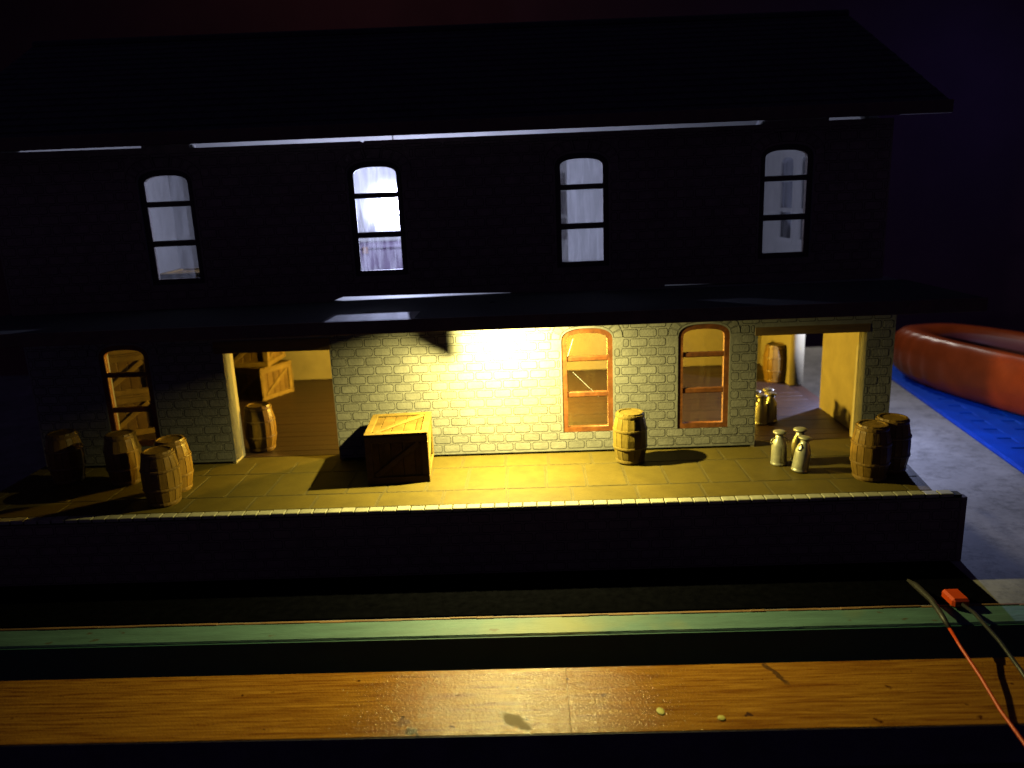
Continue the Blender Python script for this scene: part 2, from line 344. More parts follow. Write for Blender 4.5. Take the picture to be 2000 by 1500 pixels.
def brick_layout(x0, x1, z0, z1, forbid, zref=0.4045, xref=0.1369+BP/2-BP/2):
    """running bond; forbid(zlo, zhi) lists the blocked x spans of a row"""
    out = []; k0 = math.floor((z0-zref)/RP)
    for k in range(k0, k0+80):
        zc = zref+k*RP; lo, hi = max(zc-RP/2+0.0022, z0), min(zc+RP/2-0.0022, z1)
        if hi-lo < 0.009: continue
        off = xref+(0 if k % 2 == 0 else BP/2)
        i0 = math.floor((x0-off)/BP)
        for i in range(i0, i0+int((x1-x0)/BP)+3):
            spans = [(max(off+i*BP+GAP/2, x0+.002), min(off+(i+1)*BP-GAP/2, x1-.002))]
            for a, b in forbid(lo, hi):
                ns = []
                for s0, s1 in spans:
                    if b <= s0 or a >= s1: ns.append((s0, s1)); continue
                    if a > s0: ns.append((s0, a))
                    if b < s1: ns.append((b, s1))
                spans = ns
            for s0, s1 in spans:
                if s1-s0 > 0.009: out.append(((s0+s1)/2, (lo+hi)/2, s1-s0, hi-lo))
    return out

# windows: frame > glazing_bar, window_pane
HW, FW = 0.0675, 0.017
def window(parent, xc, z0, y, fmat, pmats, rot=0.0, base=(0, 0, 0), depth=0.02):
    """z0 is the bottom of the clear opening; y the front of the frame"""
    zs, za = z0+0.297, z0+0.321; b = [(z0+0.1035, z0+0.122), (z0+0.226, z0+0.243)]
    me = poly_mesh('window_frame', [arch(0, HW+FW, z0-FW, zs, za+FW), arch(0, HW, z0, zs, za)], y, y+depth)
    fr = new_obj('window_frame', me, parent, (base[0]+xc*math.cos(rot), base[1]+xc*math.sin(rot), base[2]), (0, 0, rot), fmat)
    for lo, hi in b: MB().bbox(-HW-.002, HW+.002, y+.003, y+depth-.003, lo, hi, 0.003).obj('glazing_bar', fmat, fr)
    for k, pm in enumerate(pmats):
        lo = (z0, b[0][1], b[1][1])[k]; hi = (b[0][0], b[1][0], None)[k]
        lp = rect(-HW, HW, lo, hi) if hi else [p for p in arch(0, HW, lo, zs, za)]
        me = poly_mesh('window_pane', [lp], y+.012, y+.0155)
        o = new_obj('window_pane', me, fr, mats=[pm, 'clear'])
        for p in me.polygons: p.material_index = 0 if p.normal.y < -0.5 else 1
    return fr
def wedge_ring(xc, z0, n=9, y=0.0, off=0.003, t=0.031):
    zs, za = z0+0.297, z0+0.321; hw = HW+FW; res = []
    def P(a, o):
        c, s_ = math.cos(a), math.sin(a)
        return (xc+(hw+o)*math.copysign(abs(c)**0.75, c), zs+0.004+(za+FW-zs+o)*abs(s_)**0.85)
    for i in range(n):
        a0, a1 = math.pi*(i+.06)/n, math.pi*(i+.94)/n
        q = [P(a0, off), P(a0, off+t), P((a0+a1)/2, off+t), P(a1, off+t), P(a1, off), P((a0+a1)/2, off)]
        cx = sum(p[0] for p in q)/6; cz = sum(p[1] for p in q)/6
        qi = [(cx+(x-cx)*0.86, cz+(z-cz)*0.88) for x, z in q]
        vs = [(x, y+.001, z) for x, z in q]+[(x, y-.0004, z) for x, z in q]+[(x, y-.0004, z) for x, z in qi]+[(x, y-.0009, z) for x, z in qi]
        fs = []; ms = []
        for r_ in range(3):
            for j in range(6): fs.append((r_*6+j, r_*6+(j+1) % 6, r_*6+6+(j+1) % 6, r_*6+6+j)); ms.append(1 if r_ < 2 else 0)
        fs.append(tuple(18+j for j in range(6))); ms.append(0); res.append((vs, fs, ms))
    return res

# ------------------------------------------------------------------ SETTING
BZ = -0.207                                     # top of the baseboard
PZ = -0.235                                     # top of the front plank
ground = MB().box(-6, 7, -0.69, 2.6, BZ-0.06, BZ).obj('baseboard', 'concrete', None, (0, 0, 0), (0, 0, PHI)); tag(ground, kind='structure')
fl = MB().box(-9, 9, -6, 8, -7.0, -6.9).obj('floor', 'floor'); tag(fl, kind='structure')
bw = MB().box(-12, 12, 7.5, 7.7, -6.9, 9).obj('wall', 'wallpaint'); tag(bw, kind='structure')

# ------------------------------------------------------------------ GOODS SHED
shed = thing('goods_shed', (0, 0, 0), PHI, 'two storey model goods shed of pale brick with arched windows lit from inside', 'model building')
XL, XR, DEP, WT = -1.55, 1.33, 1.30, 0.06
LZ0 = 0.0893
LWIN = [-1.219, 0.330, 0.713]
DOORS = [(-0.883, -0.523, 0.386), (0.888, 1.24, 0.381)]
# lower front wall with its bricks
holes = [arch(x, HW+FW, LZ0-FW, LZ0+0.297, LZ0+0.321+FW) for x in LWIN]
outl = [(XL, .008), (DOORS[0][0], .008), (DOORS[0][0], DOORS[0][2]), (DOORS[0][1], DOORS[0][2]), (DOORS[0][1], .008), (DOORS[1][0], .008),
        (DOORS[1][0], DOORS[1][2]), (DOORS[1][1], DOORS[1][2]), (DOORS[1][1], .008), (XR, .008), (XR, .53), (XL, .53)]
fw_ = new_obj('front_wall', poly_mesh('front_wall', [outl]+holes, 0, WT), shed, mats='card')
LINT = [(-0.912, -0.519, 0.386, 0.4275), (0.878, 1.25, 0.381, 0.409)]
def forbid_low(lo, hi):
    r = []
    for x in LWIN:
        if hi > LZ0-FW+.003 and lo < LZ0+.30: r.append((x-HW-FW-.006, x+HW+FW+.006))
        if hi > LZ0+.285 and lo < LZ0+.372:
            e = .118 if lo < LZ0+.335 else (.098 if lo < LZ0+.35 else .06)
            r.append((x-e, x+e))
    for (x0, x1, z1), lt in zip(DOORS, LINT):
        if lo < z1: r.append((x0-.003, x1+.003))
        if hi > lt[2]-.001 and lo < lt[3]+.002: r.append((lt[0]-.002, lt[1]+.002))
    return sorted(r)
lay = brick_layout(XL+.004, XR-.004, 0.012, 0.526, forbid_low)
lay.sort(key=lambda b: (b[1] > 0.455, 0 if b[0] > -0.53 else 1, abs(b[0])))
for cx, cz, wd, ht in lay[:300]:
    new_obj('brick', brick_mesh(wd, ht), fw_, (cx, -random.uniform(0, .00015), cz), mats=['card', 'burn'])
mb = MB()
for cx, cz, wd, ht in lay[300:]: brick_add(mb, cx, cz, wd, ht)
tag(mb.obj('brick_facing', ['card', 'burn'], fw_), kind='stuff')
for x in LWIN:
    for vs, fs, ms in wedge_ring(x, LZ0): MB().add(vs, fs, ms).obj('arch_stone', ['card', 'burn'], fw_)
for x in LWIN:
    fr = window(shed, x, LZ0, 0.003, 'frame', ['pane_clean']*3)
    if abs(x-.33) < .01:
        MB().tube([(-.045, .007, LZ0+.302), (-.052, .006, LZ0+.28), (-.058, .0065, LZ0+.262), (-.066, .007, LZ0+.236)], 0.0009, 6).obj('glue_thread', 'fibre', fr)
        pts = [(-.046+i*.0075, .008, LZ0+.188-i*.0077) for i in range(12)]
        g = MB()
        for k, p in enumerate(pts): g.lathe([(0.0002, -.0013), (.0011, 0), (.0002, .0013)], 6, 0, True, p)
        g.tube(pts, 0.0004, 5).obj('glue_thread', 'fibre', fr)
# lintels, door linings, light stop
for (x0, x1, z0, z1), dr in zip(LINT, DOORS):
    MB().bbox(x0, x1, -.0012, .0125, z0, z1, .001).obj('door_lintel', 'lintel', shed)
    df = MB()
    df.box(dr[0]-.012, dr[0]+.0, .001, .085, .0, dr[2]).box(dr[1]+.0, dr[1]+.012, .001, .085, .0, dr[2]).box(dr[0]-.012, dr[1]+.012, .013, .085, dr[2]+.0005, dr[2]+.012)
    df.obj('door_lining', 'mdf', shed)
for x0, x1 in ((XL+.003, DOORS[0][0]-.013), (DOORS[0][1]+.013, DOORS[1][0]-.013), (DOORS[1][1]+.013, XR-.07)): MB().box(x0, x1, .0605, .068, -.005, .02).obj('light_stop_strip', 'lintel', shed)  # unseen strips added to stop store light leaking under the wall
# other lower walls
new_obj('back_wall', poly_mesh('back_wall', [rect(XL, XR, .004, .53)], DEP-WT, DEP), shed, mats='mdf')
me = poly_mesh('end_wall', [[(.061, .0), (.45, .0), (.45, .42), (.812, .42), (.812, .0), (DEP-.061, .0), (DEP-.061, .529), (.061, .529)]], 0, .06)
ew = new_obj('end_wall', me, shed, (XR-.001, 0, 0), (0, 0, R(90)), 'mdf')
me = poly_mesh('end_wall', [rect(.061, DEP-.061, 0, .529)], 0, .06)
new_obj('end_wall', me, shed, (XL+.061, 0, 0), (0, 0, R(90)), 'mdf')
ff = MB().box(XL+.002, XR-.002, .06, DEP-.002, -.02, -.006).obj('ground_floor', 'boards', shed)
for k in range(21):
    y0 = .062+k*.057
    MB().bbox(XL+.063, XR-.063, y0+.0006, y0+.0564, -.0062, random.uniform(-.0003, .0003), .0006).obj('floorboard', 'boards', ff)
# upper floor slab, canopy
MB().box(XL, XR, .0, DEP, .5305, .547).obj('upper_floor', 'loftwall', shed)
can = MB().box(-1.56, 1.345, -.452, -.0005, .535, .547).obj('canopy', 'canopy', shed)
MB().bbox(-1.562, 1.347, -.462, -.4525, .512, .5485, .0015).obj('canopy_fascia', 'fascia', can)
MB().bbox(-.415, -.165, -.4495, -.316, .5472, .5486, .0005).obj('canopy_light_patch', 'loftwall', can)  # added pale panel, its colour brightens the window's light patch here
for k in range(9):
    xx = -1.5+k*.345
    if abs(xx-.2) > .1: MB().bbox(xx-.006, xx+.006, -.45, -.001, .5195, .5345, .001).obj('canopy_joist', 'fascia', can)
TT = [(-.0050, .5195), (-.0055, .475), (-.022, .480), (-.046, .494), (-.062, .5195)]  # outline of an unseen blocker, shaped to cast the wedge shadow on the wall
MB().add([(x, -.126, z) for x, z in TT]+[(x, -.129, z) for x, z in TT],
        [(0, 1, 2, 3, 4), (5, 6, 7, 8, 9), (0, 1, 6, 5), (1, 2, 7, 6), (2, 3, 8, 7), (3, 4, 9, 8), (4, 0, 5, 9)]).obj('shadow_blocker_tab', 'fascia', can)
def led(loc, m, parent, wire=True):
    o = MB().lathe([(.011, 0), (.011, .006), (.008, .014), (.004, .017)], 14).obj('led_lamp', 'mdf' if False else m, parent, loc)
    return o
led((LED_CANOPY[0], LED_CANOPY[1], LED_CANOPY[2]+.0085-.0065+.0005), 'canopy', can)
# upper storey: its own turn, straight to the camera
UR = (0, 0, -PHI)
UXL, UXR = -1.52, 1.305
UZ0 = 0.642; UWIN = [-.975, -.325, .325, .975]
bot = [(UXL, .5478), (-.50, .5478), (-.455, .5625), (-.44, .5625), (-.1, .558), (.27, .5478), (.585, .5478), (.59, .556), (.90, .5495), (.95, .5478), (UXR, .5478)]
top = [(UXR, 1.0455), (1.10, 1.0455), (1.10, 1.053), (.90, 1.053), (.90, 1.041), (-.345, 1.041), (-.352, 1.035), (-.36, 1.041), (-.885, 1.041), (-.885, 1.054), (-1.03, 1.054), (-1.03, 1.0465), (UXL, 1.0495)]
holes = [arch(x, HW+FW, UZ0-FW, UZ0+.297, UZ0+.321+FW) for x in UWIN]
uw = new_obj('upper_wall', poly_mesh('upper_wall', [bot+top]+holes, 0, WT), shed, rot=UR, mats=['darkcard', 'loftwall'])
for p in uw.data.polygons: p.material_index = 0 if p.normal.y < -.5 else 1
def forbid_up(lo, hi):
    r = []
    for x in UWIN:
        if hi > UZ0-FW-.003 and lo < UZ0+.30: r.append((x-HW-FW-.006, x+HW+FW+.006))
        if hi > UZ0+.285 and lo < UZ0+.372: r.append((x-.115, x+.115))
    return sorted(r)
mb = MB()
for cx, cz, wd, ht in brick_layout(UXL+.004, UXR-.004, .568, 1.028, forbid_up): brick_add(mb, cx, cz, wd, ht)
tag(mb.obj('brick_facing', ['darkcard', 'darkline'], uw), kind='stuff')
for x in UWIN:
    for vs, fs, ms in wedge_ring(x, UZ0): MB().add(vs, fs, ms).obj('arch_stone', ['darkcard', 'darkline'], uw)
def pu(x, y, z): return Matrix.Rotation(-PHI, 4, 'Z') @ Vector((x, y, z))
PAN = [['pane_light', 'pane_light', 'pane_light'], ['pane_low', 'pane_streaky', 'pane_top'], ['pane_milky', 'pane_milky', 'pane_milky'], ['pane_light', 'pane_light', 'pane_light']]
for x, pm in zip(UWIN, PAN):
    p = pu(x, 0, 0); window(shed, 0, UZ0, 0.008, 'darkframe', pm, rot=-PHI, base=(p.x, p.y, 0))
holes = [arch(x, HW+FW, UZ0-FW, UZ0+.297, UZ0+.321+FW) for x in UWIN]
new_obj('back_wall', poly_mesh('back_wall', [rect(UXL, UXR, .5478, 1.06)]+holes, DEP-WT, DEP), shed, rot=UR, mats='loftwall')
for x in UWIN:
    p = pu(x, DEP-WT-.001, 0); window(shed, 0, UZ0, 0.0, 'loftwall', ['pane_clean']*3, rot=-PHI, base=(p.x, p.y, 0))
RZ = 1.455
for xe in (UXL, UXR-.06):
    gab = [(.0605, .5478), (DEP-.0605, .5478), (DEP-.0605, 1.03), (DEP/2, RZ-.03), (.0605, 1.03)]
    me = poly_mesh('end_wall', [gab, arch(.72, HW+FW, UZ0-FW, UZ0+.297, UZ0+.321+FW), arch(.5, HW+FW, UZ0-FW, UZ0+.297, UZ0+.321+FW)], -.06, 0)
    p = pu(xe, 0, 0); new_obj('end_wall', me, shed, (p.x, p.y, 0), (0, 0, R(90)-PHI), 'loftwall')
    for yy in (.5, .72):
        p = pu(xe, yy, 0); window(shed, 0, UZ0, (-.061 if xe == UXL else -.019), 'loftwall', ['pane_clean']*3, rot=R(90)-PHI, base=(p.x, p.y, 0))
# roof with rows of slates
rf = MB()
def slab(y0, z0, y1, z1, x0, x1, t):
    n = Vector((0, -(z1-z0), y1-y0)).normalized()*t
    if n.z < 0: n = -n
    v = [(x0, y0, z0), (x1, y0, z0), (x1, y1, z1), (x0, y1, z1)]; v += [(a, b+n.y, c+n.z) for a, b, c in v]
    return v, [(0, 1, 2, 3), (4, 5, 6, 7), (0, 1, 5, 4), (1, 2, 6, 5), (2, 3, 7, 6), (3, 0, 4, 7)]
RX0, RX1 = -1.65, 1.425
rf.add(*slab(-.105, 1.052, DEP/2, RZ, RX0, RX1, .02)); rf.add(*slab(DEP+.105, 1.052, DEP/2, RZ, RX0, RX1, .02))
roof = rf.obj('roof', ['roofunder'], shed, rot=UR)
roof.data.materials.append(M['roof'])
for p in roof.data.polygons: p.material_index = 0 if p.normal.z < -.3 else 1
sl = MB()
NR = 17
for r_ in range(NR):
    for sgn in (0, 1):
        a, b = r_/NR, (r_+1.15)/NR
        for k in range(44):
            x0 = RX0+.004+(k-(.5 if r_ % 2 else 0))*.0705; x1 = min(x0+.069, RX1-.003); x0 = max(x0, RX0+.003)
            if x1-x0 < .01: continue
            f = lambda t: (-.108+t*(DEP/2+.108), 1.070+t*(RZ-1.052))
            (ya, za), (yb, zb) = f(a), f(min(b, 1))
            h = .0075+random.uniform(0, .002)
            v = [(x0, ya, za+h), (x1, ya, za+h), (x1, yb, zb+.003), (x0, yb, zb+.003), (x0, ya, za+h-.005), (x1, ya, za+h-.005)]
            if sgn: v = [(x, DEP-y, z) for x, y, z in v]
            sl.add(v, [(0, 1, 2, 3), (4, 5, 1, 0)])
tag(sl.obj('slates', 'roof', roof), kind='stuff')
MB().bbox(RX0, RX1, DEP/2-.02, DEP/2+.02, RZ+.012, RZ+.036, .006).obj('ridge_cap', 'roof', roof)
MB().bbox(RX0+.003, RX1-.003, -.117, -.1055, 1.0445, 1.082, .002).obj('fascia', 'fascia', roof)
MB().bbox(RX0+.003, RX1-.003, DEP+.1055, DEP+.117, 1.0445, 1.082, .002).obj('fascia', 'fascia', roof)
ll = pu(*LED_LOFT); led((ll.x, ll.y, ll.z+.012), 'canopy', shed)
MB().tube([(ll.x, ll.y, ll.z+.028), (ll.x+.01, ll.y, ll.z+.2), (ll.x, ll.y, 1.40)], .0025, 6).obj('lamp_wire', 'blackwire', shed)
led((LED_STORE[0], LED_STORE[1], LED_STORE[2]+.024), 'canopy', shed)
led((LED_END[0], LED_END[1], LED_END[2]+.012), 'canopy', shed)
MB().tube([(LED_END[0], LED_END[1], LED_END[2]+.028), (1.44, .6, .355), (1.40, .6, .47), (1.335, .6, .48)], .003, 6).obj('lamp_wire', 'blackwire', shed)

# ------------------------------------------------------------------ LOADING PLATFORM
plat = thing('loading_platform', (0, 0, 0), PHI, 'model loading platform with paving slabs and a pale coping edge in front of the shed', 'platform')
DX0, DX1 = -1.58, 1.335
deck = new_obj('deck', MB().add([(DX0, -.43, -.012), (1.268, -.43, -.012), (1.333, .0, -.012), (1.333, .059, -.012), (DX0, .059, -.012),
      (DX0, -.43, -.0005), (1.268, -.43, -.0005), (1.333, .0, -.0005), (1.333, .059, -.0005), (DX0, .059, -.0005)],
      [(4, 3, 2, 1, 0), (5, 6, 7, 8, 9), (0, 1, 6, 5), (1, 2, 7, 6), (2, 3, 8, 7), (3, 4, 9, 8), (4, 0, 5, 9)]).mesh('deck'), plat, mats='deck')
def slab_mesh(wd, ht):
    mb = MB(); o, i = brick_loops(wd, ht, .0024, .004); k = 8
    vs = [(x, z, -.0006) for x, z in o]+[(x, z, .0003) for x, z in o]+[(x, z, .0003) for x, z in i]+[(x*.997, z*.995, .0007) for x, z in i]
    fs = []; ms = []
    for r_ in range(3):
        for j in range(k): fs.append((r_*k+j, r_*k+(j+1) % k, (r_+1)*k+(j+1) % k, (r_+1)*k+j)); ms.append(1 if r_ < 2 else 0)
    fs.append(tuple(3*k+j for j in range(k))); ms.append(0); return mb.add(vs, fs, ms).mesh('paving_slab')
ROWS = [(-.106, -.004, .1425, .048), (-.3155, -.106, .1225, .0567), (-.419, -.3155, .1905, .0621)]
ROWS = [(-.1167, -.004, .1425, .048), (-.3155, -.1167, .1225, .0567), (-.4265, -.3155, .1905, .0621)]
for y0, y1, pit, ref in ROWS:
    n0 = math.floor((DX0-ref)/pit)
    for k in range(n0, n0+40):
        xa, xb = max(ref+k*pit, DX0), ref+(k+1)*pit
        lim = 1.268+(y0+.43)*.151
        xb = min(xb, lim)
        if xb-xa < .02: continue
        new_obj('paving_slab', slab_mesh(xb-xa-.004, y1-y0-.004), deck, ((xa+xb)/2, (y0+y1)/2, random.uniform(-.0003, .0003)), (random.uniform(-.002, .002), random.uniform(-.002, .002), 0), ['deck', 'deckline'])
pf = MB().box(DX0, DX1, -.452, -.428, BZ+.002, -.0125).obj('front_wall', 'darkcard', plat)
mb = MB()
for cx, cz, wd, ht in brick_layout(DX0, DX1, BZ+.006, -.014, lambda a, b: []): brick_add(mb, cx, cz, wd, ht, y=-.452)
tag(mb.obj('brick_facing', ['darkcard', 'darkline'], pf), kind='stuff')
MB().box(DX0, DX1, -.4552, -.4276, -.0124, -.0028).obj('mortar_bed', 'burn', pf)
cme = MB().bbox(-.0187, .0187, -.0145, .0145, -.0115, 0, .0016).mesh('coping_brick')
k = 0; x = DX0+.02
while x < DX1-.015:
    new_obj('coping_brick', cme, pf, (x, -.4415, .0015+random.uniform(-.0008, .0008)), (0, 0, random.uniform(-.012, .012)), 'coping'); x += .0402
MB().box(1.336, 1.352, -.453, -.43, BZ+.001, -.012).obj('end_panel', 'darkcard', plat)

# ------------------------------------------------------------------ BARRELS
BH, RT, RB = 0.168, 0.042, 0.0555
def brad(t): return RT+(RB-RT)*(1-(2*t-1)**2)
def make_barrel(sm, hm, label, NS=16):
    b = thing('barrel', (0, 0, 0), 0, label, 'barrel')
    mb = MB(); da = math.pi/NS; NZ = 8
    for k in range(NZ+1):
        t = k/NZ; r = brad(t); z = BH*t
        for a, rr in ((-da*.99, r-.0016), (-da*.90, r), (da*.90, r), (da*.99, r-.0016)): mb.v.append((rr*math.cos(a), rr*math.sin(a), z))
    for k in range(NZ):
        for j in range(3): mb.f.append((k*4+j, k*4+j+1, k*4+5+j, k*4+4+j)); mb.m.append(0)
    t4 = NZ*4; c = len(mb.v); r = brad(1)-.006
    mb.v += [(r*math.cos(-da), r*math.sin(-da), BH), (r*math.cos(da), r*math.sin(da), BH), (r*math.cos(-da), r*math.sin(-da), BH-.005), (r*math.cos(da), r*math.sin(da), BH-.005)]
    mb.f += [(t4, t4+1, t4+2, t4+3, c+1, c), (c, c+1, c+3, c+2)]; mb.m += [0, 0]
    sme = mb.mesh('stave')
    for k in range(NS): new_obj('stave', sme, b, rot=(0, 0, 2*math.pi*k/NS), mats=sm)
    MB().lathe([(brad(k/8)-.0045, BH*k/8) for k in range(8)]+[(brad(1)-.0045, BH-.0028)], 24).obj('barrel_head', sm, b)
    for t, wz in ((.06, .009), (.33, .007), (.67, .007), (.94, .009)):
        pr = [(brad(t)+d, BH*t+dz) for d, dz in ((-.003, -wz/2), (.0018, -wz/2), (.0022, 0), (.0018, wz/2), (-.003, wz/2))]
        MB().lathe(pr, 28, cap=False).obj('hoop', hm, b, smooth=False)
    return b
tan = make_barrel('stave', 'hoop', 'pale tan barrel standing alone between the two orange framed windows, casting a round shadow')
tan.location = LW(.457, -.105, .001); tan.rotation_euler = (0, 0, .3)
brn = make_barrel('bstave', 'bhoop', 'x')
def bar(first, src, x, y, z, rz, label, grp):
    o = src if first else copy_tree(src)
    o.location = LW(x, y, z); o.rotation_euler = (0, 0, rz); o['label'] = label; o['group'] = grp
G1 = 'barrels at the left end of the platform'; G2 = 'barrels at the right end of the platform'
tan['group'] = 'barrels standing out on the platform'
bar(True, brn, -.972, -.345, .001, .1, 'frontmost brown barrel of the left group, its right side lit, at the platform edge', G1)
bar(False, brn, -.985, -.235, .001, .5, 'brown barrel standing right behind the frontmost barrel of the left group', G1)
bar(False, brn, -1.185, -.155, .001, .9, 'barrel in deep shadow below the left window, only its right edge lit', G1)
bar(False, brn, -1.395, -.125, .001, 1.3, 'almost black barrel farthest left in the photo', G1)
bar(False, brn, 1.137, -.315, .001, .2, 'brown barrel at the right end of the platform with its left side lit yellow', G2)
bar(False, brn, 1.222, -.255, .001, .7, 'dark barrel at the platform corner with a white lit rim, behind the yellow lit one', G2)
G3 = 'barrels inside the goods shed'
bar(False, brn, -.842, .15, .0, .4, 'barrel standing just inside the left doorway beside the stacked crates', G3)
bar(False, brn, 1.235, .90, .0, .8, 'barrel half lit white far inside the right doorway', G3)
bar(False, brn, 1.10, .98, .0, .8, 'barrel in shadow partly hidden behind the right doorway jamb', G3)

# ------------------------------------------------------------------ CRATES
CW, CD, CH = 0.197, 0.232, 0.163
def make_crate(label):
    c = thing('crate', (0, 0, 0), 0, label, 'crate'); f = .022; t = .007
    MB().box(-CW/2+.012, CW/2-.012, -CD/2+.012, CD/2-.012, .004, CH-.012).obj('liner', 'cratedark', c)
    def face(wd, ht, M4):
        n = 5; pw = (wd-2*.006)/n
        pm = MB().bbox(-pw/2+.0008, pw/2-.0008, -ht/2+.004, ht/2-.004, -.0115, -t, .0012).mesh('plank')
        for i in range(n):
            o = new_obj('plank', pm, c, mats='cratedark'); o.matrix_local = M4 @ Matrix.Translation((-wd/2+.006+pw*(i+.5), 0, random.uniform(-.0008, .0006)))
        hm = MB().bbox(-wd/2, wd/2, -f/2, f/2, -t, 0, .0016).mesh('batten'); vm = MB().bbox(-f/2, f/2, -ht/2+f+.0006, ht/2-f-.0006, -t, -.0004, .0016).mesh('batten')
        for me, dx, dy in ((hm, 0, -ht/2+f/2), (hm, 0, ht/2-f/2), (vm, -wd/2+f/2, 0), (vm, wd/2-f/2, 0)):
            o = new_obj('batten', me, c, mats='cratewood'); o.matrix_local = M4 @ Matrix.Translation((dx, dy, 0))
        dx, dy = wd-2*f, ht-2*f; ln = math.hypot(dx, dy)-.014; an = math.atan2(dy, dx)
        o = new_obj('brace', MB().bbox(-ln/2, ln/2, -.009, .009, -t, -.0012, .0016).mesh('brace'), c, mats='cratewood'); o.matrix_local = M4 @ Matrix.Rotation(an, 4, 'Z')
    T = Matrix.Translation
    face(CW, CD, T((0, 0, CH)))
    for a, wd, off in ((0, CW-.002, CD/2), (math.pi/2, CD-.016, CW/2-.001), (math.pi, CW-.002, CD/2), (-math.pi/2, CD-.016, CW/2-.001)):
        face(wd, CH-.0085, Matrix.Rotation(a, 4, 'Z') @ T((0, -off, (CH-.0085)/2)) @ Matrix.Rotation(math.pi/2, 4, 'X'))
    return c
cr = make_crate('wooden crate with a braced lid in the middle of the platform, front in shadow'); cr.location = LW(-.2865, -.128, .0015); cr.rotation_euler = (0, 0, PHI+R(4)); cr['group'] = 'wooden crates'
def crate(x, y, z, rz, label, upper=False):
    o = copy_tree(cr); o.location = Vector((x, y, z)) if upper else LW(x, y, z); o.rotation_euler = (0, 0, rz); o['label'] = label
crate(-1.105, .967, .001, R(-29), 'crate on the floor behind the barrel inside the left doorway, braced side lit'); bpy.data.objects['crate.001'].scale = (.86, .86, .92)
crate(-1.140, .995, .152, R(-4), 'crate stacked on another one, just below the lintel of the left doorway')
crate(-1.48, .47, .001, R(24), 'bottom crate of the stack seen through the left lower window')
crate(-1.478, .472, .1655, R(22), 'middle crate of the stack seen through the left lower window')
crate(-1.482, .468, .33, R(25), 'top crate of the stack seen through the left lower window')
crate(-1.02, .20, .5485, R(2), 'crate on the loft floor behind the leftmost upper window, its top lit'); bpy.data.objects['crate.006'].scale = (1, 1, .62)

chest = thing('darkening_chest', (-.55, 1.13, .5485), R(3), 'dark chest added by the loft back wall to darken the low pane of the brightest upper window', 'chest')  # added dark box, keeps the lower pane of that window dark
MB().bbox(-.17, .17, -.06, .06, 0, .095, .004).obj('chest_body', 'shadewood', chest)
MB().bbox(-.174, .174, -.064, .064, .0955, .13, .010).obj('lid', 'shadewood', chest)
MB().bbox(-.012, .012, -.069, -.0645, .08, .112, .001).obj('latch', 'fascia', chest)


# ------------------------------------------------------------------ MILK CHURNS
def make_churn(label):
    c = thing('milk_churn', (0, 0, 0), 0, label, 'milk churn')
    MB().lathe([(.0235, 0), (.0255, .002), (.0255, .006), (.0238, .008), (.0245, .012), (.0232, .06), (.0222, .068), (.017, .082), (.0128, .090), (.0122, .0985)], 24).obj('churn_body', 'churn', c, smooth=True)
    MB().lathe([(.0118, .0985), (.0178, .1005), (.0212, .104), (.0205, .1075), (.013, .1105), (.004, .1115)], 24).obj('churn_lid', 'churn', c, smooth=True)
    for s in (-1, 1): MB().tube([(s*.0205, 0, .066), (s*.0275, 0, .072), (s*.026, 0, .082), (s*.0148, 0, .0875)], .0021, 6).obj('handle', 'churn', c, smooth=True)
    return c
ch = make_churn('milk churn standing upright, left one of the three outside the right doorway'); ch.location = LW(.915, -.175, .001)
GC = 'milk churns outside the right doorway'; ch['group'] = GC
def churn(x, y, z, rz, tilt, label, grp):
    o = copy_tree(ch); o.location = LW(x, y, z); o.rotation_euler = (tilt[0], tilt[1], rz); o['label'] = label; o['group'] = grp
churn(.957, -.243, .001, .6, (R(3), R(8), 0), 'leaning milk churn in front of the other two outside the right doorway', GC)
churn(.985, -.155, .001, 1.2, (0, 0, 0), 'milk churn hidden behind the leaning one outside the right doorway', GC)
GI = 'milk churns inside the right doorway'
churn(.985, .262, .001, .2, (0, 0, 0), 'yellow lit milk churn, front left of the cluster inside the right doorway', GI)
churn(1.028, .285, .001, .9, (0, 0, 0), 'milk churn with bright white lid, front right of the cluster inside the right doorway', GI)
churn(1.035, .345, .001, .4, (0, 0, 0), 'back milk churn of the cluster just inside the right doorway', GI)
churn(.980, .325, .001, .4, (0, 0, 0), 'milk churn of the inside cluster half hidden behind the right doorway jamb', GI)

# ------------------------------------------------------------------ BENCH IN FRONT
bs = thing('black_card_sheet', (0, 0, 0), PHI, 'matt black card sheet lying in front of the platform wall', 'card sheet')
MB().bbox(-1.9, 1.318, -.684, -.4565, BZ+.0005, BZ+.004, .001).obj('card_sheet', 'black', bs)
st = thing('edging_strip', (0, 0, 0), PHI, 'pale green painted wooden strip along the front of the baseboard', 'wooden strip')
s_ = MB().bbox(-6, 7, -.772, -.6915, BZ-.055, BZ-.001, .004).obj('strip_board', 'strip', st)
MB().box(-6, 7, -.7765, -.7725, BZ-.2, BZ-.006).obj('side_face', 'stripface', st)
e = MB(); x = -2.6
while x < 3:
    wd = random.uniform(.03, .12); e.bbox(x, x+wd, -.6955+random.uniform(-.002, .002), -.687, BZ-.004, BZ+.0012+random.uniform(-.001, .0012), .001); x += wd-.001
e.obj('torn_edge', 'seam', st)
sh = thing('wooden_shelf', (0, 0, 0), PHI, 'varnished orange brown plank shelf along the bottom with a glossy highlight', 'shelf')
for x0, x1 in ((-4, .2048), (.2052, 4)): MB().bbox(x0, x1, -1.1045, -.876, PZ-.09, PZ, .0007).obj('plank', 'plank', sh)
MB().bbox(-4, 4, -1.108, -1.1048, PZ-.092, PZ-.0015, .001).obj('shaded_front_edge', 'shadewood', sh)  # dark strip added, its colour carries the shade of the front face
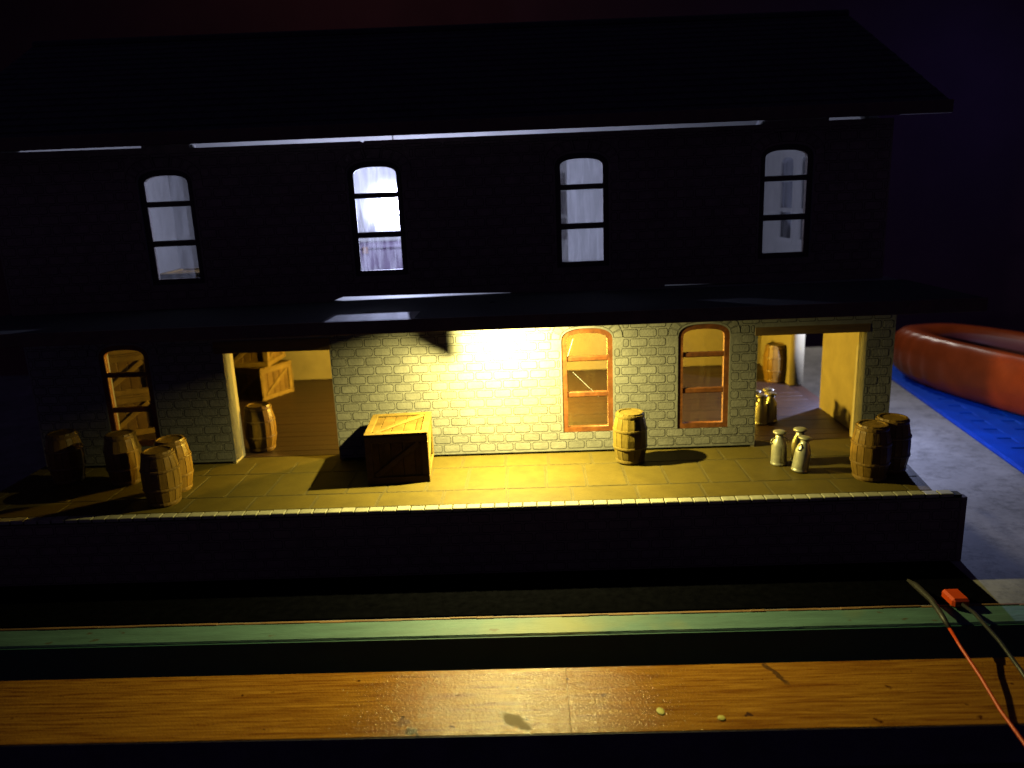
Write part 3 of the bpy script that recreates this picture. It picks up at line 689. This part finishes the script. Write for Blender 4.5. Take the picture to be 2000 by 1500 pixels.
for x, y, rx, ry, a in ((.401, -1.043, .0085, .013, .2), (.525, -1.069, .0085, .0085, .0)):
    o = MB().lathe([(1, 0), (.9, .0022), (.4, .003)], 14).obj('paint_fleck', 'fleck', sh, (x, y, PZ+.0002), (0, 0, a)); o.scale = (rx, ry, 1)
# wires
wa = thing('red_wire', (0, 0, 0), PHI, 'thin red wire with a grey sleeve running off the right edge over the plank', 'wire')
MB().tube([(1.135, -.595, -.185), (1.135, -.64, -.178), (1.128, -.73, -.168), (1.117, -.80, -.168), (1.112, -.845, -.175)], [.004, .0085, .0075, .007, .005], 10).obj('sleeve', 'sleeve', wa, smooth=True)
MB().tube([(1.112, -.843, -.175), (1.109, -.90, -.188), (1.106, -.99, -.205), (1.098, -1.08, -.222), (1.09, -1.17, -.226), (1.07, -1.4, -.24), (1.04, -1.8, -.27)], .0036, 8).obj('wire', 'redwire', wa, smooth=True)
wb = thing('black_wire', (0, 0, 0), PHI, 'black wire ending in an orange red plug at the right end of the green strip', 'wire')
MB().bbox(1.19, 1.235, -.715, -.655, BZ+.0045, BZ+.03, .006).obj('plug', 'redwire', wb)
MB().tube([(1.213, -.715, -.19), (1.205, -.78, -.175), (1.197, -.90, -.178), (1.188, -1.0, -.19), (1.17, -1.15, -.222), (1.15, -1.4, -.24), (1.1, -1.8, -.27)], .0046, 8).obj('wire', 'blackwire', wb, smooth=True)

# ------------------------------------------------------------------ RIGHT BACKGROUND
mt = thing('blue_mat', LW(0, 0, 0), PHI, 'bright blue foam mat with a grid of raised ribs lying on the concrete', 'mat')
ux = Vector((-.1853, -1.482)).normalized(); vx = Vector((-ux.y, ux.x))
if vx.x < 0: vx = -vx
ang = math.atan2(vx.y, vx.x); org = Vector((2.125, 1.80))
mbase = MB().bbox(0, 1.7, -2.6, .35, 0, .012, .003).obj('mat_sheet', 'blue', mt, (org.x, org.y, BZ+.0005), (0, 0, ang))
for k in range(14): MB().bbox(.004+k*.125, .074+k*.125, -2.595, .345, .0115, .0165, .003).obj('rib', 'blue', mbase)
for k in range(23): MB().bbox(.002, 1.698, .27-k*.125, .34-k*.125, .011, .016, .003).obj('rib', 'blue', mbase)
tb = thing('orange_tub', (0, 0, 0), PHI, 'orange plastic tub with rounded sides standing on the blue mat', 'tub')
prof = [(.80, 0, 0), (.90, .012, 0), (.97, .05, 0), (1.0, .11, 0), (.995, .17, 0), (.965, .225, 0), (.92, .256, 0), (.84, .268, 0), (.74, .262, 0), (.66, .24, 0), (.61, .20, 1), (.58, .12, 1), (.55, .03, 1), (.2, .025, 1)]
mb = MB(); N = 216
for k, (s0, z, mi) in enumerate(prof):
    for i in range(N):
        a = 2*math.pi*i/N; c, s1 = math.cos(a), math.sin(a); e_ = .72
        rib = 1+.012*math.cos(36*a)*(1 if 2 <= k <= 5 else 0)
        mb.v.append((.27*s0*rib*math.copysign(abs(c)**e_, c), .80*s0*rib*math.copysign(abs(s1)**e_, s1), z))
for k in range(len(prof)-1):
    for i in range(N):
        j = (i+1) % N; mb.f.append((k*N+i, k*N+j, (k+1)*N+j, (k+1)*N+i)); mb.m.append(prof[k+1][2])
mb.f.append(tuple((len(prof)-1)*N+i for i in range(N))); mb.m.append(1); mb.f.append(tuple(reversed(range(N)))); mb.m.append(0)
mb.obj('tub_shell', ['orange', 'tubin'], tb, (2.47, 1.04, BZ+.028), (0, 0, math.atan2(.96, -.27)-math.pi/2), smooth=True)
